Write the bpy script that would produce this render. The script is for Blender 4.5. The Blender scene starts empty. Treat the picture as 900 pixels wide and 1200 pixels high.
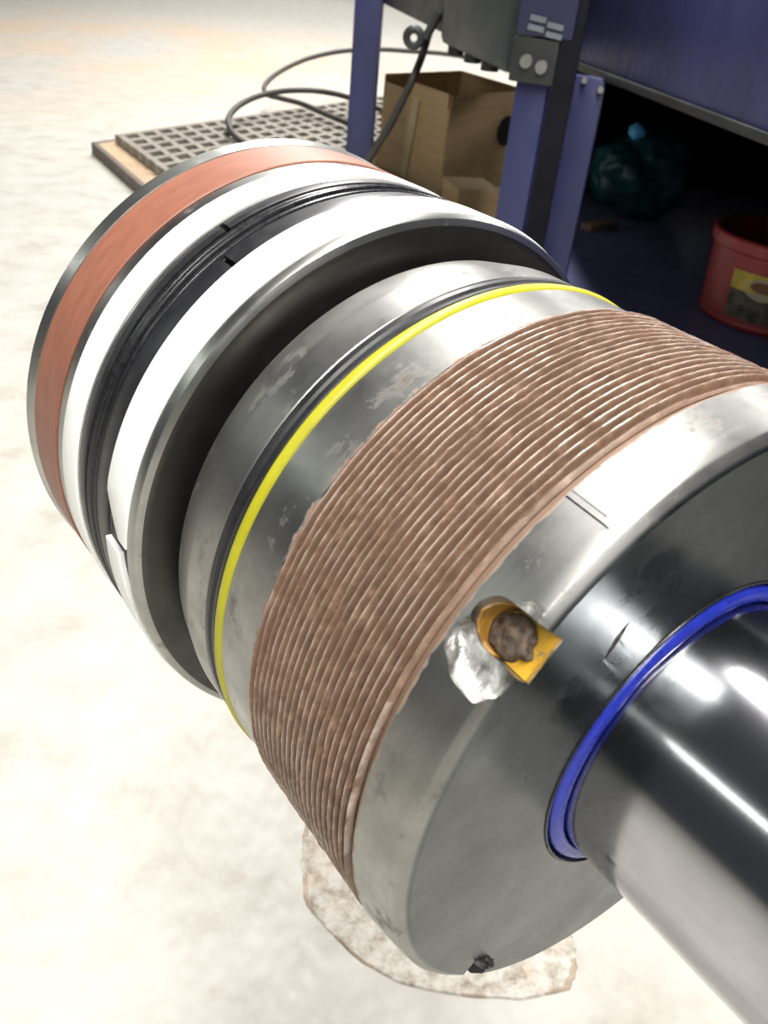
import bpy, bmesh, math, random
from mathutils import Vector, Matrix, noise
random.seed(7)
R = math.radians
scn = bpy.context.scene
col = scn.collection

# ------------------------------------------------------------------ camera
CAM_H = 0.8
MC = Matrix(((0.99444, 0.10529, 0.0), (0.05817, -0.54936, 0.83356), (0.08777, -0.82893, -0.55243)))
cam = bpy.data.cameras.new('camera')
cam_ob = bpy.data.objects.new('camera', cam)
col.objects.link(cam_ob)
cam.sensor_fit = 'VERTICAL'
cam.sensor_height = 36.0
cam.lens = 1005 / 1200 * 36.0
cam.clip_start = 0.01
rx, uy, bz = MC @ Vector((1, 0, 0)), MC @ Vector((0, -1, 0)), MC @ Vector((0, 0, -1))
cam_ob.matrix_world = Matrix(((rx.x, uy.x, bz.x, 0), (rx.y, uy.y, bz.y, 0), (rx.z, uy.z, bz.z, CAM_H), (0, 0, 0, 1)))
cam.dof.use_dof = True
cam.dof.focus_distance = 0.36
cam.dof.aperture_fstop = 21.0
scn.camera = cam_ob

# ------------------------------------------------------------------ world, lamps, exposure
scn.view_settings.view_transform = 'Standard'
scn.view_settings.look = 'None'
scn.view_settings.exposure = -0.45
scn.view_settings.gamma = 1.0
w = bpy.data.worlds.new('workshop_air')
scn.world = w
w.use_nodes = True
bg = w.node_tree.nodes['Background']
bg.inputs[0].default_value = (0.80, 0.88, 1.0, 1)
bg.inputs[1].default_value = 0.10

AX = Vector((-0.617152, 0.786844, 0.0))           # cylinder axis, away from the viewer
E2 = Vector((0.786844, 0.617152, 0.0))            # to the right of the axis
UP = Vector((0, 0, 1))
C0 = Vector((0.10939, 0.21446, 0.58054))          # centre of the gland's front face


def lamp(name, a, b, width, power, colr=(1, 0.98, 0.94)):
    """a row under the roof from a to b, shining down"""
    L = bpy.data.lights.new(name, 'AREA')
    L.shape = 'RECTANGLE'
    a, b = Vector(a), Vector(b)
    d = (b - a)
    L.size = d.length
    L.size_y = width
    L.energy = power
    L.color = colr
    o = bpy.data.objects.new(name, L)
    col.objects.link(o)
    o.location = (a + b) / 2
    x = d.normalized()
    z = UP
    y = z.cross(x).normalized()
    o.matrix_world = Matrix(((x.x, y.x, z.x, o.location.x), (x.y, y.y, z.y, o.location.y), (x.z, y.z, z.z, o.location.z), (0, 0, 0, 1)))
    return o


HL = 3.9
p2 = C0 - E2 * (1.44 * HL) + UP * HL
lamp('lamp_or_fill_row', p2 - AX * 8, p2 + AX * 11, 0.2, 340, (0.95, 1.0, 0.93))
lamp('lamp_or_fill_row', (0.9, -5.5, 4.5), (-0.9, 10.0, 4.5), 0.4, 1720)
lamp('lamp_or_fill_row', (4.5, 3.0, 4.5), (3.0, 16.0, 4.5), 0.5, 900)  # added fill row, unseen, to light the floor more evenly

lamp('lamp_or_fill_row', (-5.0, 14.0, 4.5), (1.0, 14.0, 4.5), 0.4, 420)  # another unseen row added to lift the dark far floor

# ------------------------------------------------------------------ helpers


def ray(px, py):
    return MC @ Vector(((px - 450) / 1005, (py - 600) / 1005, 1.0))


def at(px, py, z):
    """point of the horizontal plane z seen at photo pixel (px, py)"""
    d = ray(px, py)
    return Vector((0, 0, CAM_H)) + d * ((z - CAM_H) / d.z)


def tag(o, label=None, cat=None, group=None, kind=None):
    for k, v in (('label', label), ('category', cat), ('group', group), ('kind', kind)):
        if v:
            o[k] = v
    return o


def empty(name, loc, label, cat, group=None):
    o = bpy.data.objects.new(name, None)
    o.empty_display_size = 0.05
    col.objects.link(o)
    o.location = loc
    return tag(o, label, cat, group)


def mesh_obj(name, verts, faces, m, parent=None, smooth=None):
    me = bpy.data.meshes.new(name)
    me.from_pydata([tuple(v) for v in verts], [], faces)
    me.validate()
    me.update()
    return link_mesh(name, me, m, parent, smooth)


def link_mesh(name, me, m, parent=None, smooth=None):
    o = bpy.data.objects.new(name, me)
    col.objects.link(o)
    for k in (m if isinstance(m, (list, tuple)) else [m]):
        me.materials.append(k)
    if smooth is not None:
        me.polygons.foreach_set('use_smooth', [True] * len(me.polygons))
        if smooth < 180:
            me.set_sharp_from_angle(angle=R(smooth))
    if parent:
        o.parent = parent
    return o


def box_bm(bm, M, sx, sy, sz, bevel=0.0):
    """box of full sizes sx,sy,sz, centred, placed by matrix M"""
    t = bmesh.new()
    bmesh.ops.create_cube(t, size=1.0, matrix=Matrix.Diagonal((sx, sy, sz, 1)))
    if bevel > 0:
        bmesh.ops.bevel(t, geom=t.edges[:], offset=bevel, segments=2, affect='EDGES', profile=0.5)
    bmesh.ops.transform(t, matrix=M, verts=t.verts)
    me = bpy.data.meshes.new('tmp')
    t.to_mesh(me)
    t.free()
    bm.from_mesh(me)
    bpy.data.meshes.remove(me)


def bm_obj(name, bm, m, parent=None, smooth=None):
    bmesh.ops.recalc_face_normals(bm, faces=bm.faces[:])
    me = bpy.data.meshes.new(name)
    bm.to_mesh(me)
    bm.free()
    return link_mesh(name, me, m, parent, smooth)


def frame(o, x, z=UP):
    """matrix with local x along x, local z along z, origin o"""
    x = Vector(x).normalized()
    y = Vector(z).cross(x).normalized()
    z = x.cross(y)
    return Matrix(((x.x, y.x, z.x, o[0]), (x.y, y.y, z.y, o[1]), (x.z, y.z, z.z, o[2]), (0, 0, 0, 1)))


def box(name, M, s, m, parent=None, bevel=0.0):
    bm = bmesh.new()
    box_bm(bm, M, *s, bevel)
    return bm_obj(name, bm, m, parent, 40 if bevel else None)


def prism(name, pts, z0, z1, m, parent=None, bevel=0.0):
    bm = bmesh.new()
    lo = [bm.verts.new((p[0], p[1], z0)) for p in pts]
    hi = [bm.verts.new((p[0], p[1], z1)) for p in pts]
    n = len(pts)
    bm.faces.new(lo[::-1])
    bm.faces.new(hi)
    for i in range(n):
        bm.faces.new((lo[i], lo[(i + 1) % n], hi[(i + 1) % n], hi[i]))
    if bevel:
        bmesh.ops.bevel(bm, geom=bm.edges[:], offset=bevel, segments=2, affect='EDGES', profile=0.5)
    return bm_obj(name, bm, m, parent, 40 if bevel else None)


def catmull(pts, n):
    out = []
    P = [Vector(p) for p in pts]
    P = [2 * P[0] - P[1]] + P + [2 * P[-1] - P[-2]]
    for i in range(1, len(P) - 2):
        for k in range(n):
            t = k / n
            a, b, c, d = P[i - 1:i + 3]
            out.append(0.5 * ((2 * b) + (c - a) * t + (2 * a - 5 * b + 4 * c - d) * t * t + (3 * b - a - 3 * c + d) * t ** 3))
    out.append(P[-2])
    return out


def tube_bm(bm, pts, r, seg=10):
    rings = []
    prev = None
    for i, p in enumerate(pts):
        t = (pts[min(i + 1, len(pts) - 1)] - pts[max(i - 1, 0)]).normalized()
        if prev is None:
            u = t.orthogonal().normalized()
        else:
            u = (prev - t * prev.dot(t)).normalized()
        prev = u
        v = t.cross(u)
        rr = r(i) if callable(r) else r
        rings.append([bm.verts.new(p + (u * math.cos(a) + v * math.sin(a)) * rr) for a in [2 * math.pi * k / seg for k in range(seg)]])
    for a, b in zip(rings, rings[1:]):
        for k in range(seg):
            bm.faces.new((a[k], a[(k + 1) % seg], b[(k + 1) % seg], b[k]))
    bm.faces.new(rings[0][::-1])
    bm.faces.new(rings[-1])


def tube(name, pts, r, m, parent=None, seg=10, sub=8):
    bm = bmesh.new()
    tube_bm(bm, catmull(pts, sub), r, seg)
    return bm_obj(name, bm, m, parent, 50)


def cyl_bm(bm, o, axis, r, length, seg=24, r2=None):
    axis = Vector(axis).normalized()
    u = axis.orthogonal().normalized()
    v = axis.cross(u)
    o = Vector(o)
    r2 = r if r2 is None else r2
    A = [bm.verts.new(o + (u * math.cos(t) + v * math.sin(t)) * r) for t in [2 * math.pi * k / seg for k in range(seg)]]
    B = [bm.verts.new(o + axis * length + (u * math.cos(t) + v * math.sin(t)) * r2) for t in [2 * math.pi * k / seg for k in range(seg)]]
    for k in range(seg):
        bm.faces.new((A[k], A[(k + 1) % seg], B[(k + 1) % seg], B[k]))
    bm.faces.new(A[::-1])
    bm.faces.new(B)


# ---- lathe helpers in the cylinder's own frame (z along the axis, millimetres in)
def pt(th, r, s):
    a = R(th)
    return Vector((-math.sin(a) * r, math.cos(a) * r, s)) / 1000


def lathe(name, prof, m, parent, seg=256, closed=True, smooth=28, fn=None):
    """revolve (s, r) points; closed joins the last to the first"""
    n = len(prof)
    verts, faces = [], []
    for i in range(seg):
        th = 360 * i / seg - 180
        for s, r in prof:
            if fn:
                s, r = fn(th, s, r)
            verts.append(pt(th, r, s))
    m_ = n if closed else n - 1
    for i in range(seg):
        j = (i + 1) % seg
        for k in range(m_):
            l = (k + 1) % n
            faces.append((i * n + k, i * n + l, j * n + l, j * n + k))
    o = mesh_obj(name, verts, faces, m, parent, None)
    bm = bmesh.new()
    bm.from_mesh(o.data)
    bmesh.ops.remove_doubles(bm, verts=bm.verts[:], dist=1e-7)
    bmesh.ops.recalc_face_normals(bm, faces=bm.faces[:])
    bm.to_mesh(o.data)
    bm.free()
    o.data.polygons.foreach_set('use_smooth', [True] * len(o.data.polygons))
    o.data.set_sharp_from_angle(angle=R(smooth))
    return o


def split_ring(name, stations, m, parent, bev=0.5, smooth=40):
    """ring cut open: stations are (theta, s0, s1, r_in, r_out)"""
    verts, faces = [], []
    n = 8
    for th, s0, s1, ri, ro in stations:
        for s, r in ((s0, ri), (s1, ri), (s1, ro - bev), (s1 - bev * .3, ro - bev * .3), (s1 - bev, ro), (s0 + bev, ro), (s0 + bev * .3, ro - bev * .3), (s0, ro - bev)):
            verts.append(pt(th, r, s))
    for i in range(len(stations) - 1):
        for k in range(n):
            l = (k + 1) % n
            faces.append((i * n + k, (i + 1) * n + k, (i + 1) * n + l, i * n + l))
    faces.append(tuple(range(n)))
    q = (len(stations) - 1) * n
    faces.append(tuple(q + k for k in range(n))[::-1])
    bm = bmesh.new()
    vs = [bm.verts.new(v) for v in verts]
    for f in faces:
        bm.faces.new([vs[k] for k in f])
    return bm_obj(name, bm, m, parent, smooth)


# ------------------------------------------------------------------ materials
class Mat:
    def __init__(self, name, base=(0.5, 0.5, 0.5), rough=0.5, metal=0.0, spec=0.5):
        self.m = bpy.data.materials.new(name)
        self.m.use_nodes = True
        self.nt = self.m.node_tree
        self.b = self.nt.nodes['Principled BSDF']
        self.set('Base Color', (*base, 1))
        self.set('Roughness', rough)
        self.set('Metallic', metal)
        self.set('Specular IOR Level', spec)
        self.coord = None

    def set(self, k, v):
        self.b.inputs[k].default_value = v

    def n(self, t, **kw):
        x = self.nt.nodes.new(t)
        for k, v in kw.items():
            setattr(x, k, v)
        return x

    def lk(self, a, b):
        self.nt.links.new(a, b)

    def obj(self):
        if not self.coord:
            self.coord = self.n('ShaderNodeTexCoord')
        return self.coord.outputs['Object']

    def noise(self, scale=(1, 1, 1), detail=4, rough=0.55, loc=(0, 0, 0)):
        mp = self.n('ShaderNodeMapping')
        mp.inputs['Scale'].default_value = scale
        mp.inputs['Location'].default_value = loc
        self.lk(self.obj(), mp.inputs['Vector'])
        t = self.n('ShaderNodeTexNoise')
        t.inputs['Scale'].default_value = 1
        t.inputs['Detail'].default_value = detail
        t.inputs['Roughness'].default_value = rough
        self.lk(mp.outputs[0], t.inputs['Vector'])
        return t.outputs['Fac']

    def ramp(self, src, stops):
        r = self.n('ShaderNodeValToRGB')
        e = r.color_ramp.elements
        while len(e) < len(stops):
            e.new(0.5)
        for k, (p, c) in enumerate(stops):
            e[k].position = p
            e[k].color = (*c, 1) if len(c) == 3 else c
        self.lk(src, r.inputs[0])
        return r.outputs[0]

    def val(self, src, lo, hi, a=0.0, b=1.0):
        """map range, clamped"""
        r = self.n('ShaderNodeMapRange')
        for k, v in zip(('From Min', 'From Max', 'To Min', 'To Max'), (lo, hi, a, b)):
            r.inputs[k].default_value = v
        self.lk(src, r.inputs['Value'])
        return r.outputs[0]

    def math(self, op, a, b=None):
        x = self.n('ShaderNodeMath', operation=op)
        for k, v in enumerate((a, b)):
            if v is None:
                continue
            if isinstance(v, (int, float)):
                x.inputs[k].default_value = v
            else:
                self.lk(v, x.inputs[k])
        return x.outputs[0]

    def mix(self, fac, a, b):
        x = self.n('ShaderNodeMix', data_type='RGBA')
        for k, v in ((0, fac), (6, a), (7, b)):
            if hasattr(v, 'links') or hasattr(v, 'is_output'):
                self.lk(v, x.inputs[k])
            elif isinstance(v, (int, float)):
                x.inputs[k].default_value = v
            else:
                x.inputs[k].default_value = (*v, 1)
        return x.outputs[2]

    def to(self, src, k):
        self.lk(src, self.b.inputs[k])

    def bump(self, src, dist=0.001, strength=1.0):
        x = self.n('ShaderNodeBump')
        x.inputs['Strength'].default_value = strength
        x.inputs['Distance'].default_value = dist
        self.lk(src, x.inputs['Height'])
        self.lk(x.outputs[0], self.b.inputs['Normal'])

    def xyz(self):
        s = self.n('ShaderNodeSeparateXYZ')
        self.lk(self.obj(), s.inputs[0])
        return s.outputs

    def aniso(self, a, rot=0.25):
        self.set('Anisotropic', a)
        self.set('Anisotropic Rotation', rot)
        t = self.n('ShaderNodeTangent', direction_type='RADIAL', axis='Z')
        self.lk(t.outputs[0], self.b.inputs['Tangent'])


def plain(name, base, rough=0.5, metal=0.0, var=0.15, scale=30, spec=0.5, bump=0.0):
    q = Mat(name, base, rough, metal, spec)
    f = q.noise((scale,) * 3)
    c0 = tuple(c * (1 - var) for c in base)
    c1 = tuple(min(1, c * (1 + var)) for c in base)
    q.to(q.ramp(f, [(0.3, c0), (0.7, c1)]), 'Base Color')
    q.to(q.val(f, 0.3, 0.7, max(0.02, rough * 0.85), min(1, rough * 1.15)), 'Roughness')
    if bump:
        q.bump(f, bump)
    return q.m


def m_floor():
    q = Mat('floor_concrete', (0.7, 0.68, 0.6), 0.55)
    big = q.noise((1.3, 1.3, 1.3), 5)
    mid = q.noise((9, 9, 9), 6, 0.65)
    fine = q.noise((70, 70, 70), 4, 0.6)
    c = q.ramp(mid, [(0.27, (0.28, 0.26, 0.225)), (0.45, (0.37, 0.352, 0.315)), (0.62, (0.41, 0.397, 0.36))])
    c = q.mix(q.val(big, 0.45, 0.75, 0, 0.35), c, (0.33, 0.32, 0.30))
    # peach-coloured worn paint further back
    vm = q.n('ShaderNodeVectorMath', operation='DISTANCE')
    q.lk(q.obj(), vm.inputs[0])
    vm.inputs[1].default_value = (-1.9, 7.0, 0)
    near = q.val(vm.outputs['Value'], 3.2, 0.8, 0, 1)
    st = q.math('MULTIPLY', near, q.val(q.noise((1.1, 0.8, 1), 4, 0.6, (4, 2, 0)), 0.38, 0.6, 0, 0.75))
    c = q.mix(st, c, (0.48, 0.335, 0.22))
    sp = q.val(q.noise((24, 24, 24), 3, 0.5, (9, 0, 0)), 0.68, 0.74, 0, 0.35)
    c = q.mix(sp, c, (0.33, 0.25, 0.19))
    q.to(c, 'Base Color')
    q.to(q.val(fine, 0.3, 0.7, 0.45, 0.7), 'Roughness')
    q.bump(mid, 0.002, 0.4)
    return q.m


def m_patch():
    q = Mat('spalled_concrete', (0.6, 0.55, 0.48), 0.8)
    f = q.noise((60, 60, 60), 6, 0.7)
    g = q.noise((17, 17, 17), 4, 0.6, (3, 3, 3))
    c = q.ramp(f, [(0.32, (0.20, 0.155, 0.11)), (0.45, (0.34, 0.31, 0.265)), (0.60, (0.47, 0.445, 0.40))])
    c = q.mix(q.val(g, 0.5, 0.68, 0, 0.5), c, (0.56, 0.40, 0.26))
    q.to(c, 'Base Color')
    q.bump(f, 0.003)
    return q.m


def steel(name, base, rough, an=0.5, dirt=0.0, paste=False, face=None, lines=True, blot=25, lmix=0.22, rot=0.25):
    """turned steel: fine circumferential tool lines, dull blotches"""
    q = Mat(name, base, rough, 1.0)
    if an:
        q.aniso(an, rot)
    f = q.noise((blot,) * 3, 5, 0.6)
    ln = q.noise((4, 4, 1500), 2, 0.5)
    c = q.ramp(f, [(0.32, tuple(x * 0.78 for x in base)), (0.66, tuple(min(1, x * 1.12) for x in base))])
    c = q.mix(q.val(ln, 0.3, 0.7, 0.0, lmix), c, tuple(x * 0.6 for x in base))
    ro = q.val(f, 0.3, 0.7, rough * 1.3, rough * 0.8)
    s = q.xyz()
    metal = None
    if face:
        k = q.val(s[2], 0.0012, 0.0004, 0, 1)
        ff = q.noise((30, 30, 30), 5, 0.65, (7, 1, 2))
        fc = q.ramp(ff, [(0.3, tuple(x * 0.72 for x in face)), (0.68, tuple(x * 1.2 for x in face))])
        c = q.mix(k, c, fc)
        ro = q.math('MULTIPLY', ro, q.math('SUBTRACT', 1.0, q.math('MULTIPLY', k, 0.28)))
    if dirt:
        d = q.val(q.noise((45, 45, 70), 5, 0.7, (2, 5, 1)), 0.60 - dirt * 0.12, 0.72 - dirt * 0.1, 0, 0.85)
        if face:
            d = q.math('MULTIPLY', d, q.math('SUBTRACT', 1.0, q.math('MULTIPLY', k, 0.75)))
        c = q.mix(d, c, (0.10, 0.075, 0.06))
        metal = q.math('SUBTRACT', 1.0, q.math('MULTIPLY', d, 0.7))
        ro = q.math('ADD', ro, q.math('MULTIPLY', d, 0.25))
    if paste:
        # thread paste smeared on the relief behind the flange
        a = q.val(s[2], 0.0185, 0.0222, 0, 1)
        b = q.val(s[2], 0.094, 0.087, 0, 1)
        pm = q.math('MULTIPLY', a, b)
        n2 = q.noise((130, 130, 200), 5, 0.7, (1, 8, 3))
        pm = q.val(q.math('ADD', pm, q.math('MULTIPLY', q.math('SUBTRACT', n2, 0.5), 1.3)), 0.55, 0.75, 0, 0.92)
        c = q.mix(pm, c, (0.25, 0.152, 0.10))
        mm = q.math('SUBTRACT', 1.0, pm)
        metal = mm if metal is None else q.math('MULTIPLY', metal, mm)
        ro = q.math('ADD', ro, q.math('MULTIPLY', pm, 0.3))
    q.to(c, 'Base Color')
    q.to(ro, 'Roughness')
    if metal is not None:
        q.to(metal, 'Metallic')
    if lines:
        q.bump(ln, 0.00004, 0.5)
    return q.m


def m_chipped():
    q = Mat('yellow_paint_residue', (0.6, 0.3, 0.02), 0.45)
    f = q.noise((230, 230, 230), 4, 0.6, (1.3, 4, 2))
    c = q.ramp(f, [(0.36, (0.20, 0.17, 0.10)), (0.43, (0.50, 0.27, 0.02)), (0.62, (0.62, 0.34, 0.02))])
    q.to(c, 'Base Color')
    q.bump(f, 0.0008)
    return q.m


def m_hammered():
    q = Mat('hammered_bright_steel', (0.56, 0.55, 0.52), 0.4, 1.0)
    f = q.noise((220, 220, 420), 4, 0.65)
    g = q.noise((90, 90, 90), 4, 0.6, (2, 2, 2))
    c = q.ramp(g, [(0.38, (0.16, 0.15, 0.14)), (0.5, (0.40, 0.39, 0.37)), (0.6, (0.66, 0.65, 0.62))])
    q.to(c, 'Base Color')
    q.to(q.val(f, 0.3, 0.7, 0.34, 0.6), 'Roughness')
    q.bump(f, 0.0006)
    return q.m


def m_thread():
    q = Mat('pasted_thread', (0.36, 0.2, 0.13), 0.5)
    at_ = q.n('ShaderNodeAttribute', attribute_name='crest')
    cr = at_.outputs['Fac']
    f = q.noise((160, 160, 420), 5, 0.65)
    g = q.noise((25, 25, 40), 3, 0.6)
    c = q.ramp(f, [(0.3, (0.105, 0.06, 0.039)), (0.55, (0.18, 0.108, 0.07)), (0.72, (0.31, 0.205, 0.138))])
    c = q.mix(q.val(g, 0.35, 0.7, 0, 0.4), c, (0.21, 0.115, 0.075))
    rt = q.n('ShaderNodeAttribute', attribute_name='root_shade')
    c = q.mix(q.math('MULTIPLY', rt.outputs['Fac'], 0.8), c, (0.055, 0.032, 0.022))  # groove shade painted in as a dark colour
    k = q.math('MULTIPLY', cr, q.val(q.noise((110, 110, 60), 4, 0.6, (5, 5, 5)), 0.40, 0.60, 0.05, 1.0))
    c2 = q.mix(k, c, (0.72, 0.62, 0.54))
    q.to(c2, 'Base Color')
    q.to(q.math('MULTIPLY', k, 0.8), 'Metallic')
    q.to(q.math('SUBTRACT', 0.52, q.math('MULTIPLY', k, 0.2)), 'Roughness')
    q.bump(f, 0.0004, 0.5)
    return q.m


def m_wear():
    q = Mat('brown_phenolic_fabric', (0.40, 0.12, 0.06), 0.5)
    f = q.noise((60, 60, 220), 4, 0.6)
    g = q.noise((900, 900, 900), 2, 0.5)
    c = q.ramp(f, [(0.3, (0.21, 0.078, 0.048)), (0.7, (0.285, 0.112, 0.068))])
    c = q.mix(q.val(g, 0.3, 0.7, 0, 0.3), c, (0.26, 0.08, 0.045))
    q.to(c, 'Base Color')
    q.bump(g, 0.0001, 0.4)
    return q.m


def m_white():
    q = Mat('white_polymer', (0.86, 0.87, 0.84), 0.32)
    f = q.noise((50, 50, 120), 5, 0.6)
    q.to(q.ramp(f, [(0.25, (0.74, 0.75, 0.70)), (0.42, (0.88, 0.885, 0.86))]), 'Base Color')
    q.set('Subsurface Weight', 0.15)
    q.set('Subsurface Radius', (0.004, 0.004, 0.003))
    q.set('Subsurface Scale', 1.0)
    return q.m


def m_paint(name, base, rough=0.45, chips=0.5):
    q = Mat(name, base, rough)
    f = q.noise((6, 6, 3), 5, 0.6)
    g = q.noise((40, 40, 25), 5, 0.7, (3, 1, 1))
    c = q.ramp(f, [(0.3, tuple(x * 0.8 for x in base)), (0.7, tuple(x * 1.2 for x in base))])
    c = q.mix(q.val(g, 0.66, 0.76, 0, chips), c, tuple(0.45 * x + 0.12 for x in base))
    q.to(c, 'Base Color')
    q.to(q.val(g, 0.3, 0.7, rough * 0.85, rough * 1.25), 'Roughness')
    return q.m


def m_card(name, base):
    q = Mat(name, base, 0.8)
    f = q.noise((5, 5, 60), 3, 0.5)
    g = q.noise((9, 9, 9), 4, 0.6)
    c = q.ramp(f, [(0.3, tuple(x * 0.88 for x in base)), (0.7, tuple(x * 1.08 for x in base))])
    c = q.mix(q.val(g, 0.45, 0.75, 0, 0.35), c, tuple(x * 0.7 for x in base))
    q.to(c, 'Base Color')
    return q.m


M_FLOOR = m_floor()
M_PATCH = m_patch()
M_BODY = steel('turned_steel', (0.355, 0.35, 0.335), 0.38, 0.4, dirt=0.28, paste=True, face=(0.145, 0.158, 0.16), blot=35)
M_BRIGHT = m_hammered()
M_PIST = steel('piston_steel', (0.42, 0.42, 0.40), 0.32, 0.4, dirt=0.05)
M_PFACE = steel('black_oxide_steel', (0.10, 0.095, 0.09), 0.38, 0.3, dirt=0.0)
M_ROD = steel('chromed_rod', (0.48, 0.48, 0.505), 0.14, 0, blot=14, lmix=0.06, lines=False)
M_THREAD = m_thread()
M_WEAR = m_wear()
M_WHITE = m_white()
M_RUB = plain('black_rubber', (0.012, 0.012, 0.014), 0.28, 0, 0.3, 300, 0.5)
M_POLY = plain('black_polymer', (0.013, 0.013, 0.015), 0.4, 0, 0.3, 120, 0.5)
M_YEL = plain('yellow_rubber', (0.39, 0.365, 0.011), 0.42, 0, 0.08, 90)
M_BLUESEAL = plain('blue_polyurethane', (0.014, 0.027, 0.32), 0.28, 0, 0.2, 140)
M_OXIDE_SHADE = plain('dark_oxide_and_shade', (0.03, 0.028, 0.026), 0.6, 0, 0.4, 200)
M_YPAINT = m_chipped()
M_YDIRT_SHADE = plain('dirty_shaded_yellow_paint', (0.26, 0.13, 0.02), 0.5, 0, 0.5, 200, bump=0.0006)  # darker copy of the yellow paint, for dirt and painted shade
M_RUST = plain('rusty_grime', (0.085, 0.058, 0.04), 0.6, 0, 0.7, 330, bump=0.001)
M_BLUE = m_paint('blue_enamel', (0.024, 0.028, 0.09), 0.42)
M_PANEL = m_paint('blue_enamel_panel', (0.045, 0.05, 0.17), 0.5, 0.1)
M_SHELF_LIT = m_paint('blue_enamel_lit', (0.10, 0.11, 0.22), 0.5, 0.5)  # same blue enamel lightened, painting in light the shelf lacks
M_PLATE = plain('dark_blue_plate', (0.016, 0.018, 0.055), 0.5, 0, 0.15, 12)
M_DARK = plain('dark_machine_grey', (0.024, 0.026, 0.026), 0.5, 0.2, 0.25, 12)
M_TEALBOX = plain('grey_green_casting', (0.02, 0.03, 0.032), 0.5, 0.0, 0.25, 12)
M_BLACK = plain('black_steel', (0.008, 0.008, 0.012), 0.7, 0.0, 0.3, 12, 0.15)
M_BOLT = plain('bolt_steel', (0.36, 0.36, 0.34), 0.4, 0.9, 0.2, 60)
M_CARD = m_card('cardboard', (0.47, 0.325, 0.17))
M_CARD_SHADED = m_card('cardboard_shaded', (0.16, 0.105, 0.06))  # cardboard darkened to paint the shade inside the box
M_TAPE = plain('parcel_tape', (0.42, 0.34, 0.19), 0.35, 0, 0.15, 20)
M_RUBHOSE = plain('black_hose_rubber', (0.03, 0.027, 0.024), 0.55, 0, 0.25, 20)
M_GRATE = plain('grey_grating', (0.20, 0.18, 0.15), 0.7, 0, 0.25, 20)
M_WOOD = plain('pale_plywood', (0.36, 0.26, 0.165), 0.7, 0, 0.2, 14)
M_WOODEDGE_SHADE = plain('dirty_wood_edge_and_shade', (0.13, 0.105, 0.085), 0.8, 0, 0.3, 20)
M_RED = m_paint('red_plastic', (0.33, 0.03, 0.03), 0.38, 0.1)
M_LYEL = plain('label_yellow', (0.62, 0.46, 0.07), 0.5, 0, 0.25, 40)
M_LDARK = plain('label_picture', (0.10, 0.085, 0.065), 0.5, 0, 0.7, 35)
M_LCREAM = plain('label_cream', (0.50, 0.42, 0.30), 0.5, 0, 0.2, 40)
M_LBROWN = plain('label_brown', (0.22, 0.09, 0.04), 0.5, 0, 0.2, 40)
M_TEAL = plain('teal_plastic', (0.006, 0.045, 0.06), 0.35, 0, 0.3, 12)
M_CYAN = plain('bright_blue_highlight', (0.10, 0.45, 0.85), 0.35, 0, 0.1, 12)
M_MARK = plain('pale_print', (0.13, 0.15, 0.165), 0.5, 0, 0.1, 30)
M_OFFCUT = plain('brown_offcut', (0.22, 0.13, 0.08), 0.7, 0, 0.25, 30)

# ------------------------------------------------------------------ the setting: floor
fl = mesh_obj('floor', [(-25, -12, 0), (25, -12, 0), (25, 40, 0), (-25, 40, 0)], [(0, 1, 2, 3)], M_FLOOR)
tag(fl, 'pale concrete workshop floor with peach coloured worn areas', kind='structure')
# a spalled patch in the concrete under the gland
px_ = [(357, 985), (366, 962), (400, 945), (470, 945), (560, 985), (640, 1050), (668, 1100), (672, 1122), (669, 1148), (655, 1162), (600, 1168), (540, 1166), (485, 1155), (432, 1131), (396, 1101), (369, 1070), (357, 1035)]
outline = catmull([at(*q, 0) for q in px_ + px_[:1]], 8)[:-1]
pc = sum(outline, Vector()) / len(outline)
vs, fs = [], []
NP = len(outline)
for j, (k, z) in enumerate(((1.02, 0.0003), (1.0, 0.0018), (0.978, 0.0009), (0.6, 0.0011), (0.25, 0.001))):
    for i in range(NP):
        a = 2 * math.pi * i / NP
        ca, sa = math.cos(a), math.sin(a)
        wob = 1 + 0.06 * noise.noise(Vector((ca * 3, sa * 3, 2))) + 0.03 * noise.noise(Vector((ca * 11, sa * 11, 5)))
        p = pc + (outline[i] - pc) * ((1 + (wob - 1) * 0.5) * k)
        vs.append((p.x, p.y, z))
for j in range(4):
    for i in range(NP):
        l = (i + 1) % NP
        fs.append((j * NP + i, j * NP + l, (j + 1) * NP + l, (j + 1) * NP + i))
fs.append(tuple(4 * NP + i for i in range(NP)))
M_RIM = plain('patch_rim', (0.28, 0.225, 0.17), 0.8, 0, 0.4, 60)
pm = mesh_obj('concrete_patch', vs, fs, [M_PATCH, M_RIM], fl, 50)
for p in pm.data.polygons:
    if p.index < NP * 2 and noise.noise(Vector(p.center) * 30) > 0.0:
        p.material_index = 1
pm['label'] = 'rough spalled patch with a brown outline in the floor'

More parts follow.
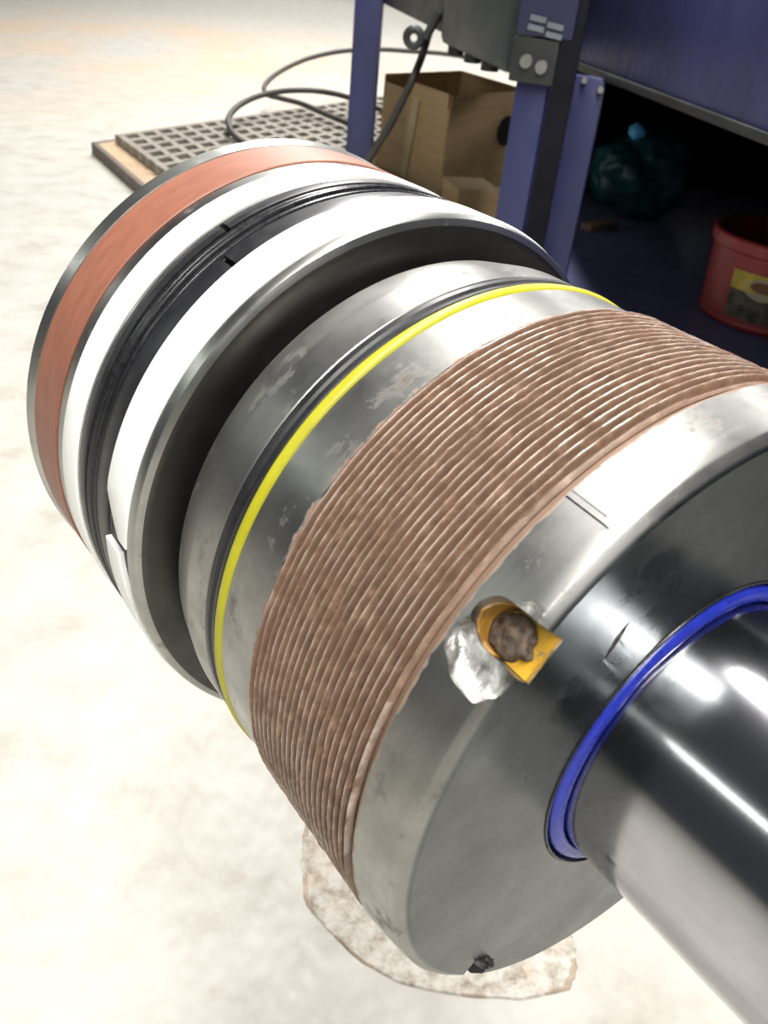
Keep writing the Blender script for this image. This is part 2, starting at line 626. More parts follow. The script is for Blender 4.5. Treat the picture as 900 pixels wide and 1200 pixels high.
# ------------------------------------------------------------------ the cylinder head (gland)
ROT = Matrix(((-E2.x, 0, AX.x, C0.x), (-E2.y, 0, AX.y, C0.y), (0, 1, 0, C0.z), (0, 0, 0, 1)))
gland = empty('cylinder_gland', (0, 0, 0), 'steel cylinder gland with brown pasted thread and yellow ring sitting on the chrome rod', 'cylinder head')
gland.matrix_world = ROT
gprof = [(0.6, 61.0), (0, 61.6), (0, 114.6), (0.4, 115.2), (2.9, 118.0), (3.6, 118.5), (8, 119.3), (21.2, 120.9), (21.9, 120.4),
         (22.4, 119.0), (23.4, 118.3), (26, 117.4), (88.6, 117.4), (89.4, 119.1), (111.2, 119.4), (111.6, 119.0), (111.7, 114.5), (125.3, 114.5), (125.4, 119.2), (125.8, 119.6),
         (140.0, 119.8), (141, 119.7), (155.6, 116.6), (156.2, 115.8), (156.2, 54.6), (12, 54.6), (12, 61.0)]
body = lathe('gland_body', gprof, [M_BODY, M_BRIGHT, M_OXIDE_SHADE], gland, 288, True, 30)


def loc_frame(th, r, s):
    """x = tangential, y = radial outwards, z = axial, in the gland's frame"""
    a = R(th)
    n = Vector((-math.sin(a), math.cos(a), 0))
    t = n.cross(Vector((0, 0, 1))).normalized()      # so that x cross y = z
    t = Vector((n.y, -n.x, 0))
    o = pt(th, r, s)
    return Matrix(((t.x, n.x, 0, o.x), (t.y, n.y, 0, o.y), (0, 0, 1, o.z), (0, 0, 0, 1)))


def boolean_cut(target, cutters):
    for c in cutters:
        md = target.modifiers.new('cut', 'BOOLEAN')
        md.operation = 'DIFFERENCE'
        md.solver = 'EXACT'
        md.object = c
        md.material_mode = 'TRANSFER'
    dg = bpy.context.evaluated_depsgraph_get()
    ev = target.evaluated_get(dg)
    me = bpy.data.meshes.new_from_object(ev, preserve_all_data_layers=True, depsgraph=dg)
    target.modifiers.clear()
    old = target.data
    target.data = me
    bpy.data.meshes.remove(old)
    for c in cutters:
        m = c.data
        bpy.data.objects.remove(c)
        bpy.data.meshes.remove(m)
    me.polygons.foreach_set('use_smooth', [True] * len(me.polygons))
    me.set_sharp_from_angle(angle=R(30))


def obround_bm(r, back, front, y0, y1, seg=20, flare=0.0):
    """U-shaped cutter: rounded end at z=back, open at z=front, from y0 to y1"""
    bm = bmesh.new()
    rows = []
    for y, k in ((y0, 1.0), (y1, 1.0 + flare)):
        ring = [(r * k * math.cos(math.pi * i / seg), back + r * k * math.sin(math.pi * i / seg)) for i in range(seg + 1)]
        ring += [(-r * k, front), (r * k, front)]
        rows.append([bm.verts.new((x / 1000, y / 1000, z / 1000)) for x, z in ring])
    n = len(rows[0])
    for i in range(n):
        j = (i + 1) % n
        bm.faces.new((rows[0][i], rows[0][j], rows[1][j], rows[1][i]))
    bm.faces.new(rows[0][::-1])
    bm.faces.new(rows[1])
    bmesh.ops.recalc_face_normals(bm, faces=bm.faces[:])
    return bm


def cutter(bm, M, m):
    bmesh.ops.transform(bm, matrix=M, verts=bm.verts)
    o = bm_obj('cutter', bm, m)
    o.parent = gland
    return o


def ell_bm(a, b, c, M, wob=0.0, seed=0):
    bm = bmesh.new()
    bmesh.ops.create_icosphere(bm, subdivisions=4, radius=1.0)
    for v in bm.verts:
        k = 1 + wob * noise.noise(v.co * 2.2 + Vector((seed, 0, 0)))
        v.co = Vector((v.co.x * a, v.co.y * b, v.co.z * c)) * (k / 1000)
    return bm


cuts = []
I4 = Matrix.Identity(4)
SLOTS = (-49.3, -138.2, 40.7, 130.7)
for i, th in enumerate(SLOTS):
    cuts.append(cutter(obround_bm(7.3, 11.5, -3, -12.5, 6), loc_frame(th, 120, 0), M_BRIGHT if i == 0 else M_OXIDE_SHADE))
# hammered, dished rim on the near side of the slot
cuts.append(cutter(ell_bm(10.0, 5.2, 13.5, I4, 0.16, 3), loc_frame(-53.6, 119.6, 7.0) @ Matrix.Rotation(R(-12), 4, 'Y'), M_BRIGHT))
cuts.append(cutter(ell_bm(5.0, 3.0, 8.0, I4, 0.1, 8), loc_frame(-46.0, 120.6, 3.0), M_BRIGHT))
# two scored lines and a gouge on the face
for th, s0, s1, wd in ((-31.4, 4.5, 21.0, 0.55), (-30.35, 9.0, 21.2, 0.28)):
    bm = bmesh.new()
    box_bm(bm, I4, wd / 1000, 0.0024, (s1 - s0) / 1000)
    cuts.append(cutter(bm, loc_frame(th, 120.2, (s0 + s1) / 2), M_OXIDE_SHADE))
cuts.append(cutter(ell_bm(6.5, 1.3, 0.9, I4, 0.4, 5), loc_frame(-39.6, 83.5, 0.0) @ Matrix.Rotation(R(-22), 4, 'Z'), M_BRIGHT))
boolean_cut(body, cuts)

# helical thread
PITCH, S0, S1 = 3.22, 25.0, 88.6
NT, NSUB = 600, 12
jmin, jmax = -NSUB, int((S1 - S0) / PITCH * NSUB) + NSUB
verts, crest, root_shade, faces = [], [], [], []
nj = jmax - jmin + 1


def smooth(x, a, b):
    t = min(1, max(0, (x - a) / (b - a)))
    return t * t * (3 - 2 * t)


for i in range(NT + 1):
    th = 180 - 360 * i / NT
    for j in range(jmin, jmax + 1):
        s = S0 + (j / NSUB + i / NT) * PITCH
        ph = (j / NSUB) % 1.0
        tri = 1 - abs(ph - 0.5) * 2                       # 1 at the crest
        h = smooth(tri, 0.25, 0.92)
        p = pt(th, 120, s) * 1000
        n1 = noise.noise(p * 0.30)
        n2 = noise.noise(p * 0.9 + Vector((9, 2, 5)))
        fill = 0.10 + 0.5 * smooth(noise.noise(p * 0.06 + Vector((4, 4, 4))), -0.3, 0.5)
        r = 118.2 + 2.75 * h + (1 - h) * fill * 0.8 + 0.20 * n1 + 0.13 * n2
        gr_ = math.exp(-((((ph + 0.5) % 1.0) - 0.62) / 0.085) ** 2)     # narrow open groove beside each crest, also coloured dark as shade
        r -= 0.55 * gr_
        strand = noise.noise(Vector((math.radians(th) * 120 * 0.055, s * 1.15, 3)))
        patch = smooth(noise.noise(Vector((math.radians(th) * 120 * 0.022, s * 0.05, 7))), -0.15, 0.35)
        r += 0.75 * strand * patch
        # dragged lumps of paste near the middle
        lump = math.exp(-((th + 33) / 11.0) ** 2 - ((s - 59 + (th + 33) * 0.12) / 5.0) ** 2)
        ln_ = noise.noise(Vector((math.radians(th) * 120 * 0.16, s * 0.8, 11)))
        r += lump * (1.5 * max(0, ln_) - 0.9 * max(0, -ln_) + 0.35 * n2)
        c = smooth(tri, 0.80, 0.94) * (1 - 0.75 * lump) * (1 - 0.45 * patch)
        if s < S0 + 0.6 or s > S1 - 0.6:
            r = min(r, 118.3)
            c = 0
        s = min(S1, max(S0, s))
        verts.append(pt(th, r, s))
        crest.append(c)
        root_shade.append(gr_ * (0.55 + 0.45 * smooth(n2, -0.2, 0.3)) if S0 + 0.6 < s < S1 - 0.6 else 0.0)
for i in range(NT):
    for k in range(nj - 1):
        faces.append((i * nj + k, (i + 1) * nj + k, (i + 1) * nj + k + 1, i * nj + k + 1))
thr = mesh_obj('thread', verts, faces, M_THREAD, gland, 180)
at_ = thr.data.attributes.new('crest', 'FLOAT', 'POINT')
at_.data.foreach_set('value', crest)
at_ = thr.data.attributes.new('root_shade', 'FLOAT', 'POINT')
at_.data.foreach_set('value', root_shade)
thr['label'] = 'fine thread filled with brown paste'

# seals of the gland
lathe('backing_ring', [(117.2, 115), (117.2, 118.9), (117.8, 119.6), (120.0, 119.2), (121.2, 118.7), (122.2, 119.6), (124.4, 119.7), (125.0, 119.0), (125.0, 115)], M_POLY, gland, 256)
yo = lathe('o_ring', [(114.65 + 2.9 * math.cos(2 * math.pi * k / 16), 117.6 + 2.9 * math.sin(2 * math.pi * k / 16)) for k in range(16)], M_YEL, gland, 256, True, 180)
yo['label'] = 'bright yellow ring in the gland groove'
bs = lathe('wiper_seal', [(8, 59.6), (0.4, 59.4), (-0.6, 59.0), (-1.3, 58.2), (-1.8, 57.0), (-2.0, 55.8), (-1.7, 54.6), (-0.9, 54.0), (1.0, 53.8), (8, 53.8)], M_BLUESEAL, gland, 200, True, 35)
bs['label'] = 'blue wiper lip around the rod'
lathe('seal_rim', [(0.4, 61.5), (-0.5, 61.3), (-0.6, 60.7), (0.4, 60.0), (6, 59.7), (6, 61.5)], M_RUB, gland, 200, True, 35)

# paint and grime left in the near slot
bm = obround_bm(7.0, 11.5, 0.4, -12.6, -10.6)
bmesh.ops.subdivide_edges(bm, edges=bm.edges[:], cuts=2)
res = cutter(bm, loc_frame(-49.3, 120, 0), M_YPAINT)
res.name = res.data.name = 'paint_residue'
res['label'] = 'yellow paint left in the slot'
# paint climbing the slot's rear wall, darkened for dirt and shade
vs, fs = [], []
NW = 26
for i in range(NW):
    a = R(-12 + 204 * i / (NW - 1))
    top = -7.5 + 4.5 * math.sin(max(0, min(math.pi, a))) ** 2 + 1.2 * noise.noise(Vector((i * 0.5, 1, 1)))
    for rr, y in ((7.35, -11.5), (7.35, top), (6.7, top - 0.3), (6.2, -11.5)):
        vs.append(loc_frame(-49.3, 120, 0) @ Vector((rr * math.cos(a) / 1000, y / 1000, (11.5 + rr * math.sin(a)) / 1000)))
for i in range(NW - 1):
    for k in range(4):
        l = (k + 1) % 4
        fs.append((i * 4 + k, i * 4 + l, (i + 1) * 4 + l, (i + 1) * 4 + k))
fs += [(0, 1, 2, 3), tuple((NW - 1) * 4 + k for k in (3, 2, 1, 0))]
o = mesh_obj('paint_residue', vs, fs, M_YDIRT_SHADE, gland, 40)
o['label'] = 'dirty yellow paint on the slot wall, browned as shade'
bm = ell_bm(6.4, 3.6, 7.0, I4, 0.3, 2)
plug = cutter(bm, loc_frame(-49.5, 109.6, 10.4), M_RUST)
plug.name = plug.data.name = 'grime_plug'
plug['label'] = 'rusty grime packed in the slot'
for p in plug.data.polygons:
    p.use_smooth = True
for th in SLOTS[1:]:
    pl = cutter(ell_bm(6.2, 2.4, 9.0, I4, 0.4, th), loc_frame(th, 108.4, 6.5), M_OXIDE_SHADE)
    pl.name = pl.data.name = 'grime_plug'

# ------------------------------------------------------------------ piston and rod
piston = empty('piston_rod', (0, 0, 0), 'chrome rod carrying a dark steel piston with brown and white bands', 'piston')
piston.matrix_world = ROT
lathe('rod', [(-1100, 0.001), (-1100, 51), (-1097, 53.6), (150, 53.6), (166, 53.6), (166, 0.001)], M_ROD, piston, 220, False, 30)
pprof = [(167.0, 20), (167.0, 124.5), (167.6, 127.0), (169.0, 129.6), (170.2, 130.3), (173.9, 130.5), (174.1, 130.2), (174.1, 128.6), (196.3, 128.6), (196.4, 128.4),
         (197.2, 128.6), (197.3, 121.0), (230.2, 121.0), (230.3, 130.4), (232.2, 130.6), (232.3, 124), (250.0, 124), (250.1, 131.0), (250.5, 131.4), (257.4, 131.4), (257.6, 131.0), (257.7, 126),
         (289.2, 126), (289.3, 131.8), (289.7, 132.6), (296.6, 134.0), (298.0, 133.2), (298.0, 20)]
pb_ = lathe('piston_body', pprof, [M_PIST, M_PFACE, M_OXIDE_SHADE], piston, 256, True, 30)
for p in pb_.data.polygons:
    if p.center.z < 0.1680 and p.center.xy.length < 0.1270:
        p.material_index = 1
    elif 174.1 < p.center.z * 1000 < 196.35 and p.center.xy.length < 0.1295:
        p.material_index = 2  # groove floor coloured dark as the shade behind the white ring
o = lathe('wear_ring', [(258.0, 127), (258.0, 131.7), (258.5, 132.2), (288.4, 132.6), (288.9, 132.1), (288.9, 127)], M_WEAR, piston, 256)
o['label'] = 'broad reddish brown wear band'
st = [(t, 232.7, 249.6, 125, 131.9) for t in [-150 + 1.5 * k for k in range(240)]]
o = split_ring('guide_ring', st, M_WHITE, piston)
o['label'] = 'narrower white band beside the brown band'
st = []
for k in range(241):
    t = -86.2 + (356.8) * k / 240
    s0, s1, ri, ro = 174.4, 195.9, 128.65, 131.6
    if t < -78.5:                                    # chamfered end of the upper piece
        s1 = 195.9 - (-78.5 - t) / 7.7 * 13.0
        ro -= (-78.5 - t) / 7.7 * 0.6
    if t > 225:                                      # the lower end has sprung sideways
        q = ((t - 225) / 47) ** 1.6
        s0 += 9.0 * q
        s1 += 1.6 * q
        ro -= 0.4 * q
    st.append((t, s0, s1, ri, ro))
o = split_ring('guide_ring', st, M_WHITE, piston)
o['label'] = 'wider white band with an open slanted joint'


def ridge(prof, name, m, lab=None):
    o = lathe(name, prof, m, piston, 256)
    if lab:
        o['label'] = lab
    return o


def gap_ring(name, t0, s0, s1, ri, ro, m):
    st = [(t0 + 0.5 + 359.0 * k / 240, s0, s1, ri, ro) for k in range(241)]
    return split_ring(name, st, m, piston, 0.6)


gap_ring('support_ring', -32.5, 197.5, 210.0, 122, 130.0, M_POLY)
gap_ring('support_ring', -27.5, 223.4, 230.0, 122, 130.6, M_POLY)
pr = [(210.2, 122), (210.2, 127.6)]
for c0_, rr in ((212.4, 130.4), (216.6, 131.2), (220.6, 130.6)):
    for k in range(7):
        a = math.pi * k / 6
        pr.append((c0_ - 1.75 * math.cos(a), rr - 2.2 + 2.2 * math.sin(a)))
pr += [(223.2, 127.8), (223.2, 122)]
o = ridge(pr, 'seal_ring', M_RUB, 'glossy black ridged rubber seal')

# ------------------------------------------------------------------ grating on its board
g0, g1, gb = at(141, 158, 0.078), at(446, 113, 0.078), at(197, 199, 0.078)
va = (g1 - g0)
vb = (gb - g0).normalized() * 0.80
NA, NB = 21, 8
gr = empty('floor_grating', (g0.x, g0.y, 0.045), 'grey square mesh grating lying on a plywood board on the floor', 'grating')


def bar(p, q, wd, z0, z1, parent, name='bar'):
    d = q - p
    M = frame(((p.x + q.x) / 2, (p.y + q.y) / 2, (z0 + z1) / 2), (d.x, d.y, 0))
    M = parent.matrix_world.inverted() @ M if parent else M
    return box(name, M, (d.length, wd, z1 - z0), M_GRATE, parent)


bpy.context.view_layer.update()
for k in range(NA + 1):
    p = g0 + va * (k / NA)
    bar(p, p + vb, 0.026, 0.046, 0.0775, gr)
for k in range(NB + 1):
    p = g0 + vb * (k / NB)
    bar(p - va.normalized() * 0.015, p + va * 1.008, 0.030, 0.046, 0.078, gr)
prism('shade_sheet', [gr.matrix_world.inverted() @ Vector((q.x, q.y, 0.045)) for q in (g0, g0 + vb, g0 + va + vb, g0 + va)], 0.0005, 0.003, M_WOODEDGE_SHADE, gr)  # dark sheet added to stand in for shade deep in the cells
b0, b1, b2 = at(111, 167, 0.045), at(141, 161, 0.045), at(163, 212, 0.045)
d1 = va.normalized()
d2 = (b2 - b0).normalized()
bd = empty('plywood_board', (b0.x, b0.y, 0), 'pale plywood board with a dark dirty edge under the grating', 'board')
bpy.context.view_layer.update()
iv = bd.matrix_world.inverted()
quad = [b0, b0 + d1 * 2.1, b0 + d1 * 2.1 + d2 * 0.9, b0 + d2 * 0.9]
o = prism('board_panel', [iv @ q for q in quad], 0.004, 0.042, M_WOOD, bd)


def edge_strip(p, q):
    d = (q - p).normalized()
    M = iv @ frame(((p.x + q.x) / 2, (p.y + q.y) / 2, 0.0225), d)
    return box('edge_strip', M, ((q - p).length + 0.02, 0.022, 0.045), M_WOODEDGE_SHADE, bd, 0.003)


edge_strip(quad[0], quad[3])
edge_strip(quad[0], quad[1])

# ------------------------------------------------------------------ hose loops on the grating
hz = [(640, 95, .16), (600, 84, .22), (560, 70, .26), (520, 63, .28), (480, 60, .29), (445, 58, .29), (400, 60, .27), (360, 69, .23), (328, 84, .18), (311, 99, .14), (312, 110, .13), (328, 115, .13), (352, 121, .125),
      (378, 132, .115), (405, 143, .11), (430, 152, .10)]
tag(tube('hydraulic_hose', [at(*q) for q in hz], 0.0125, M_RUBHOSE), 'black rubber hose making the larger, farther loop behind the blue leg', 'hose', 'loose hoses')
hz = [(455, 132, .11), (430, 122, .14), (405, 113, .17), (375, 107, .19), (340, 106, .19), (308, 111, .18), (284, 121, .16), (270, 134, .14), (268, 147, .12), (276, 160, .10), (296, 174, .093), (325, 186, .093)]
tag(tube('hydraulic_hose', [at(*q) for q in hz], 0.0125, M_RUBHOSE), 'black rubber hose curling over the grating in the nearer, lower loop', 'hose', 'loose hoses')

# ------------------------------------------------------------------ cardboard boxes under the stand
bx0, bxL, bxR = Vector((0.085, 3.42, 0)), Vector((-0.18, 3.86, 0)), Vector((0.40, 3.80, 0))
bxB = bxL + bxR - bx0
cb = empty('cardboard_box', (bx0.x, bx0.y, 0), 'open brown cardboard box under the stand beside the hanging cable', 'box')
bpy.context.view_layer.update()
ci = cb.matrix_world.inverted()


def wall(name, p, q, z0, z1, th, m, parent, inv, tilt=0.0):
    d = (q - p)
    M = inv @ frame(((p.x + q.x) / 2, (p.y + q.y) / 2, (z0 + z1) / 2), (d.x, d.y, 0))
    return box(name, M, (d.length, th, z1 - z0), m, parent)


H = 0.355
wall('side_panel', bx0, bx0.lerp(bxL, 0.62), 0.004, H, 0.006, M_CARD, cb, ci)
wall('side_panel', bx0.lerp(bxL, 0.63), bxL, 0.004, H - 0.03, 0.006, M_CARD, cb, ci)
wall('side_panel', bx0, bxR, 0.004, H, 0.006, M_CARD, cb, ci)
wall('side_panel', bxL, bxB, 0.004, H, 0.006, M_CARD, cb, ci)
wall('side_panel', bxR, bxB, 0.004, H, 0.006, M_CARD, cb, ci)
prism('box_bottom', [ci @ q for q in (bx0, bxR, bxB, bxL)], 0.0, 0.006, M_CARD_SHADED, cb)
# folded-down rim on the lit side, crossing tape
nl = (bxL - bx0).normalized()
nout = Vector((nl.y, -nl.x, 0))
if nout.y > 0:
    nout = -nout
wall('flap', bx0 + nout * 0.009, bx0.lerp(bxL, 0.52) + nout * 0.009, H - 0.045, H + 0.006, 0.005, M_CARD, cb, ci)
pa, pb = bx0.lerp(bxL, 0.50) + nout * 0.0075, bx0.lerp(bxL, 0.56) + nout * 0.0075
M = ci @ Matrix(((nl.x, nout.x, 0, pa.x), (nl.y, nout.y, 0, pa.y), (0, 0, 1, 0.17), (0, 0, 0, 1))) @ Matrix.Rotation(R(-10), 4, 'Y')
box('tape_strip', M, (0.05, 0.004, 0.31), M_TAPE, cb)
nr = (bxR - bx0).normalized()
nro = Vector((nr.y, -nr.x, 0))
hp = bx0.lerp(bxR, 0.74) + nro * 0.004
bm = bmesh.new()
cyl_bm(bm, ci @ Vector((hp.x, hp.y, 0.215)), nro, 0.055, 0.003, 28)
bm_obj('hand_hole', bm, M_BLACK, cb, 40)

sb0 = at(533, 262, 0.0)
sbu = Vector((0.93, 0.30, 0)).normalized()
sbv = Vector((-sbu.y, sbu.x, 0))
sb = empty('carton', (sb0.x, sb0.y, 0), 'small plain cardboard carton in front of the open box, beside the blue leg', 'box')
bpy.context.view_layer.update()
Ms = sb.matrix_world.inverted() @ frame(sb0 + sbu * 0.075 + sbv * 0.09 + UP * 0.056, sbu)
box('carton_body', Ms, (0.15, 0.18, 0.11), M_CARD, sb, 0.003)
box('carton_lid', Ms @ Matrix.Translation((0, 0, 0.041)), (0.158, 0.188, 0.036), M_CARD, sb, 0.003)

# ------------------------------------------------------------------ the left machine stand
st_ = empty('machine_stand', (0.18, 2.02, 0), 'dark grey machine on blue steel legs with cable hanging from it', 'machine')
bpy.context.view_layer.update()
si = st_.matrix_world.inverted()
fa = Vector((0.428, -1.89, 0)).normalized()
fin = Vector((-fa.y, fa.x, 0))                      # towards the machine's inside
ZA, ZB = 0.61, 0.595


def upright(name, px, py, zb, wpx, thick, z0, z1, m, parent, inv, shift=0.0, yaw=0.0):
    """post whose middle is seen at (px,py) at height zb; width from the photo's pixel width there"""
    c = at(px, py, zb)
    t = (zb - CAM_H) / ray(px, py).z
    wd = wpx / 1005 * t
    view = Vector((c.x, c.y, 0)).normalized()
    side = Matrix.Rotation(R(yaw), 3, 'Z') @ Vector((view.y, -view.x, 0))
    c = c + view * (thick / 2 + shift)
    M = inv @ frame((c.x, c.y, (z0 + z1) / 2), side)
    return box(name, M, (wd, thick, z1 - z0), m, parent, 0.004), c, wd


upright('leg', 433, 3, ZA, 33, 0.05, 0.0, 1.1, M_BLUE, st_, si, yaw=-8)
leg1, c1, w1 = upright('leg', 627, 92, ZA, 38, 0.04, 0.0, ZA + 0.02, M_BLUE, st_, si, yaw=-12)
# body: long dark casting between the legs, deepened out of sight to shade the box
A0, A1 = at(433, 1, ZA) + fin * 0.04, at(612, 88, ZA) + fin * 0.01
A0.z = A1.z = 0
prism('machine_body', [si @ q for q in (A0 - fa * 0.3, A1, A1 + fin * 0.04, Vector((0.28, 2.6, 0)), Vector((0.52, 3.9, 0)), Vector((0.5, 4.6, 0)), A0 - fa * 0.3 + fin * 0.5)], ZA, 1.05, M_DARK, st_, 0.004)
# motor housing, hanging slightly lower and proud of the body
m0, m1 = at(527, 52, ZA - 0.012), at(605, 87, ZA - 0.012)
m0.z = m1.z = 0
prism('motor_housing', [si @ q for q in (m0 - fin * 0.03, m1 - fin * 0.03, m1 + fin * 0.06, m0 + fin * 0.06)], ZA - 0.012, 0.98, M_TEALBOX, st_, 0.02)
for t in (0.12, 0.4, 0.66):
    q = m0.lerp(m1, t)
    bm = bmesh.new()
    cyl_bm(bm, si @ Vector((q.x, q.y, ZA - 0.028)), (0, 0, 1), 0.02, 0.02, 16)
    bm_obj('drain_plug', bm, M_DARK, st_, 40)
# bracket plate with two big bolts, blue name plate above it
v1 = Vector((c1.x, c1.y, 0)).normalized()
s1 = Matrix.Rotation(R(-12), 3, 'Z') @ Vector((v1.y, -v1.x, 0))
n1 = Vector((s1.y, -s1.x, 0))
if n1.y > 0:
    n1 = -n1
pc1 = c1 + n1 * 0.032
Mb = si @ frame((pc1.x, pc1.y, ZA + 0.03), s1)
box('bracket_plate', Mb, (0.085, 0.016, 0.075), M_DARK, st_, 0.003)
for (px, py) in ((617, 72), (635, 79)):
    d = ray(px, py)
    t = (pc1 + n1 * 0.008).dot(n1) / d.dot(n1) if abs(d.dot(n1)) > 1e-6 else 1
    q = Vector((0, 0, CAM_H)) + d * ((pc1 + n1 * 0.008).dot(n1) / (d.x * n1.x + d.y * n1.y))
    bm = bmesh.new()
    cyl_bm(bm, si @ q, n1, 0.0125, 0.008, 20, 0.011)
    bm_obj('bolt', bm, M_BOLT, st_, 40)
Mn = si @ frame((pc1.x + s1.x * 0.012, pc1.y + s1.y * 0.012, ZA + 0.145), s1)
npl = box('name_plate', Mn, (0.105, 0.02, 0.15), M_PLATE, st_, 0.004)
for (px, py) in ((631, 22), (651, 31), (628, 33), (649, 42)):
    q = Vector((0, 0, CAM_H)) + ray(px, py) * ((pc1 + n1 * 0.0115).dot(n1) / (ray(px, py).x * n1.x + ray(px, py).y * n1.y))
    o = box('print_mark', si @ frame(q, s1) @ Matrix.Rotation(R(6), 4, 'Y'), (0.030, 0.002, 0.009), M_MARK, None)
    o.parent = npl
# plug fitting and hanging cable
fp = at(485, 44, ZA - 0.02)
bm = bmesh.new()
ringp = [fp + Vector((math.cos(a) * 0.02, 0, math.sin(a) * 0.02)) for a in [2 * math.pi * k / 20 for k in range(20)]]
tube_bm(bm, [si @ q for q in ringp + ringp[:1]], 0.011, 8)
cyl_bm(bm, si @ (fp + Vector((0.03, 0, 0.0))), (0.5, 0, 1), 0.012, 0.07, 12)
bm_obj('cable_fitting', bm, M_DARK, st_, 40)
cz = [(517, -12, 0.64), (508, 20, 0.60), (500, 48, 0.55), (493, 70, 0.50), (482, 96, 0.44), (468, 125, 0.36), (455, 150, 0.29), (441, 172, 0.22), (425, 196, 0.15), (400, 225, 0.06), (380, 240, 0.014)]
o = tube('power_cable', [si @ at(*q) for q in cz], 0.0125, M_RUBHOSE, st_, 10)

# ------------------------------------------------------------------ the right bench
be = empty('steel_bench', (0.33, 2.145, 0), 'blue steel bench with a deep front panel and lower shelf', 'bench')
bpy.context.view_layer.update()
bi = be.matrix_world.inverted()
F0 = at(671, 77, ZB)
F1 = at(900, 166, ZB)
F0.z = F1.z = 0
fb = (F1 - F0).normalized()
fbi = Vector((-fb.y, fb.x, 0))
if fbi.x < 0:
    fbi = -fbi
FE = F0 + fb * 1.95  # run on out of view, partly to darken reflections in the gland
FS = F0
# front panel, lip, top
prism('front_panel', [bi @ q for q in (FS, FE, FE + fbi * 0.02, FS + fbi * 0.02)], ZB + 0.012, 1.06, M_PANEL, be, 0.002)
prism('panel_lip', [bi @ q for q in (FS - fbi * 0.008, FE - fbi * 0.008, FE + fbi * 0.05, FS + fbi * 0.05)], ZB - 0.004, ZB + 0.012, M_DARK, be, 0.002)
poly = [FS + fbi * 0.05, Vector((0.40, 3.05, 0)), Vector((0.80, 4.0, 0)), Vector((1.75, 3.6, 0)), FE + fbi * 1.25, FE + fbi * 0.05]
prism('bench_top', [bi @ q for q in poly], ZB + 0.012, ZB + 0.05, M_BLACK, be)  # unseen top spread over the whole bay to block light
prism('lower_shelf', [bi @ q for q in poly], 0.088, 0.10, M_SHELF_LIT, be)
for a, b in ((1, 2), (2, 3), (3, 4)):
    wall('back_panel', poly[a], poly[b], 0.0, ZB, 0.012, M_BLACK, be, bi)
upright('leg', 690, 90, ZB, 44, 0.03, 0.0, ZB, M_BLUE, be, bi, yaw=-6)
upright('gap_shade_post', 656, 100, ZB, 36, 0.04, 0.0, 1.06, M_BLACK, be, bi, shift=0.12)  # black post added to stand in for the dark gap between legs
cq = FE + fbi * 0.05 - fb * 0.05
box('leg', bi @ frame((cq.x, cq.y, ZB / 2), fb), (0.08, 0.06, ZB), M_BLUE, be, 0.004)
for (px, py, r_) in ((685, 94, 0.006), (704, 105, 0.0065), (676, 67, 0.005), (660, 83, 0.006)):
    c = at(690, 90, ZB)
    v = Vector((c.x, c.y, 0)).normalized()
    d = ray(px, py)
    q = Vector((0, 0, CAM_H)) + d * ((c.dot(v) - 0.002) / (d.x * v.x + d.y * v.y))
    bm = bmesh.new()
    cyl_bm(bm, bi @ q, -v, r_, 0.012, 14)
    bm_obj('bolt', bm, M_BOLT, be, 40)

# ------------------------------------------------------------------ things on the bench's lower shelf
bc = at(894, 372, 0.1)
bk = empty('red_bucket', (bc.x, bc.y, 0.1), 'open red plastic bucket with a yellow picture label on the blue shelf', 'bucket')


def rev(name, prof, m, parent, seg=64, closed=False):
    v, f = [], []
    n = len(prof)
    for i in range(seg):
        a = 2 * math.pi * i / seg
        for r, z in prof:
            v.append((math.cos(a) * r, math.sin(a) * r, z))
    for i in range(seg):
        j = (i + 1) % seg
        for k in range(n if closed else n - 1):
            l = (k + 1) % n
            f.append((i * n + k, j * n + k, j * n + l, i * n + l))
    o = mesh_obj(name, v, f, m, parent, None)
    bm = bmesh.new()
    bm.from_mesh(o.data)
    bmesh.ops.remove_doubles(bm, verts=bm.verts[:], dist=1e-6)
    bmesh.ops.recalc_face_normals(bm, faces=bm.faces[:])
    bm.to_mesh(o.data)
    bm.free()
    o.data.polygons.foreach_set('use_smooth', [True] * len(o.data.polygons))
    o.data.set_sharp_from_angle(angle=R(35))
    return o


BH = 0.205
RB, RT = 0.160, 0.170
rev('bucket_body', [(0.0001, 0.0), (RB - 0.012, 0.0), (RB - 0.002, 0.006), (RB, 0.014), (RB - 0.003, 0.02), (RT - 0.003, BH - 0.04), (RT - 0.003, BH - 0.002), (RT - 0.008, BH - 0.002), (RT - 0.008, BH - 0.04), (RB - 0.010, 0.02), (0.0001, 0.012)], M_RED, bk)
rev('bucket_rim', [(RT - 0.010, BH), (RT + 0.002, BH + 0.002), (RT + 0.006, BH - 0.003), (RT + 0.006, BH - 0.026), (RT + 0.002, BH - 0.030), (RT - 0.004, BH - 0.030), (RT - 0.004, BH - 0.01), (RT - 0.010, BH - 0.006)], M_RED, bk, 64, True)
aim = math.atan2(-bc.y, -bc.x)


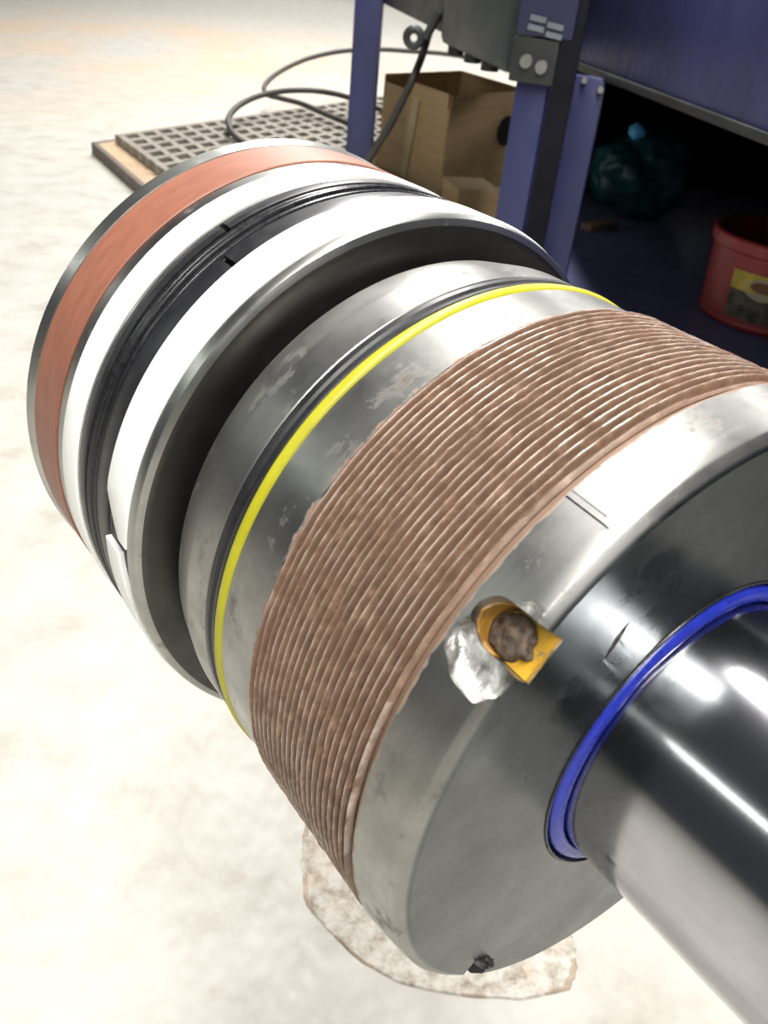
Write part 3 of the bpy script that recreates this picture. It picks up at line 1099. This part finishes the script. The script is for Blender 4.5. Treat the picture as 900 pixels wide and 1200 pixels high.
def decal(name, u0, u1, z0, z1, off, m, parent, oval=False, n=14):
    """curved patch on the bucket's side; u in degrees round from the side facing the viewer"""
    v, f = [], []
    if oval:
        v.append(None)
        cu, czz = (u0 + u1) / 2, (z0 + z1) / 2
        ring = [(cu, czz)] + [(cu + (u1 - u0) / 2 * math.cos(t), czz + (z1 - z0) / 2 * math.sin(t)) for t in [2 * math.pi * k / 28 for k in range(28)]]
        f = [(0, 1 + k, 1 + (k + 1) % 28) for k in range(28)]
    else:
        ring = [(u0 + (u1 - u0) * i / n, z) for i in range(n + 1) for z in (z0, z1)]
        f = [(2 * i, 2 * i + 2, 2 * i + 3, 2 * i + 1) for i in range(n)]
    v = []
    for u, z in ring:
        r = RB - 0.003 + (RT - RB) * (z - 0.02) / (BH - 0.06) + off
        a = aim + R(u)
        v.append((math.cos(a) * r, math.sin(a) * r, z))
    return mesh_obj(name, v, f, m, parent, 180)


lab = decal('label', -34, 34, 0.028, 0.140, 0.0012, M_LDARK, bk)
decal('label_header', -34, 34, 0.096, 0.140, 0.0018, M_LYEL, lab)
decal('emblem', -22, 10, 0.082, 0.132, 0.0024, M_LCREAM, lab, True)
decal('emblem', -17, 6, 0.100, 0.126, 0.0030, M_LBROWN, lab, True)

# teal bag further in, its knot coloured bright to paint a highlight
tb = at(748, 235, 0.1)
bag = empty('plastic_bag', (tb.x * 0.93, tb.y * 0.93, 0.1), 'crumpled teal plastic bag in the dark at the back of the shelf', 'bag')
bm = bmesh.new()
bmesh.ops.create_icosphere(bm, subdivisions=5, radius=1.0)
for v in bm.verts:
    n_ = noise.noise(v.co * 1.7) * 0.22 + noise.noise(v.co * 5) * 0.09
    k = 1 + n_
    v.co = Vector((v.co.x * 0.17 * k, v.co.y * 0.13 * k, max(-0.98, v.co.z) * 0.13 * k + 0.135))
    v.co.z = max(0.0005, v.co.z)
bm_obj('bag_body', bm, M_TEAL, bag, 180)
bm = bmesh.new()
bmesh.ops.create_icosphere(bm, subdivisions=3, radius=1.0)
for v in bm.verts:
    k = 1 + 0.35 * noise.noise(v.co * 2.5)
    v.co = Vector((v.co.x * 0.026 * k - 0.07, v.co.y * 0.02 * k - 0.06, v.co.z * 0.024 * k + 0.268))
bm_obj('bag_knot_highlight', bm, M_CYAN, bag, 180)

oc = at(701, 268, 0.1)
o = box('wood_offcut', frame((oc.x, oc.y, 0.1105), (1.0, 0.9, 0)), (0.13, 0.045, 0.02), M_OFFCUT, None, 0.003)
tag(o, 'small brown wood offcut lying in the shade behind the blue bench leg', 'offcut')
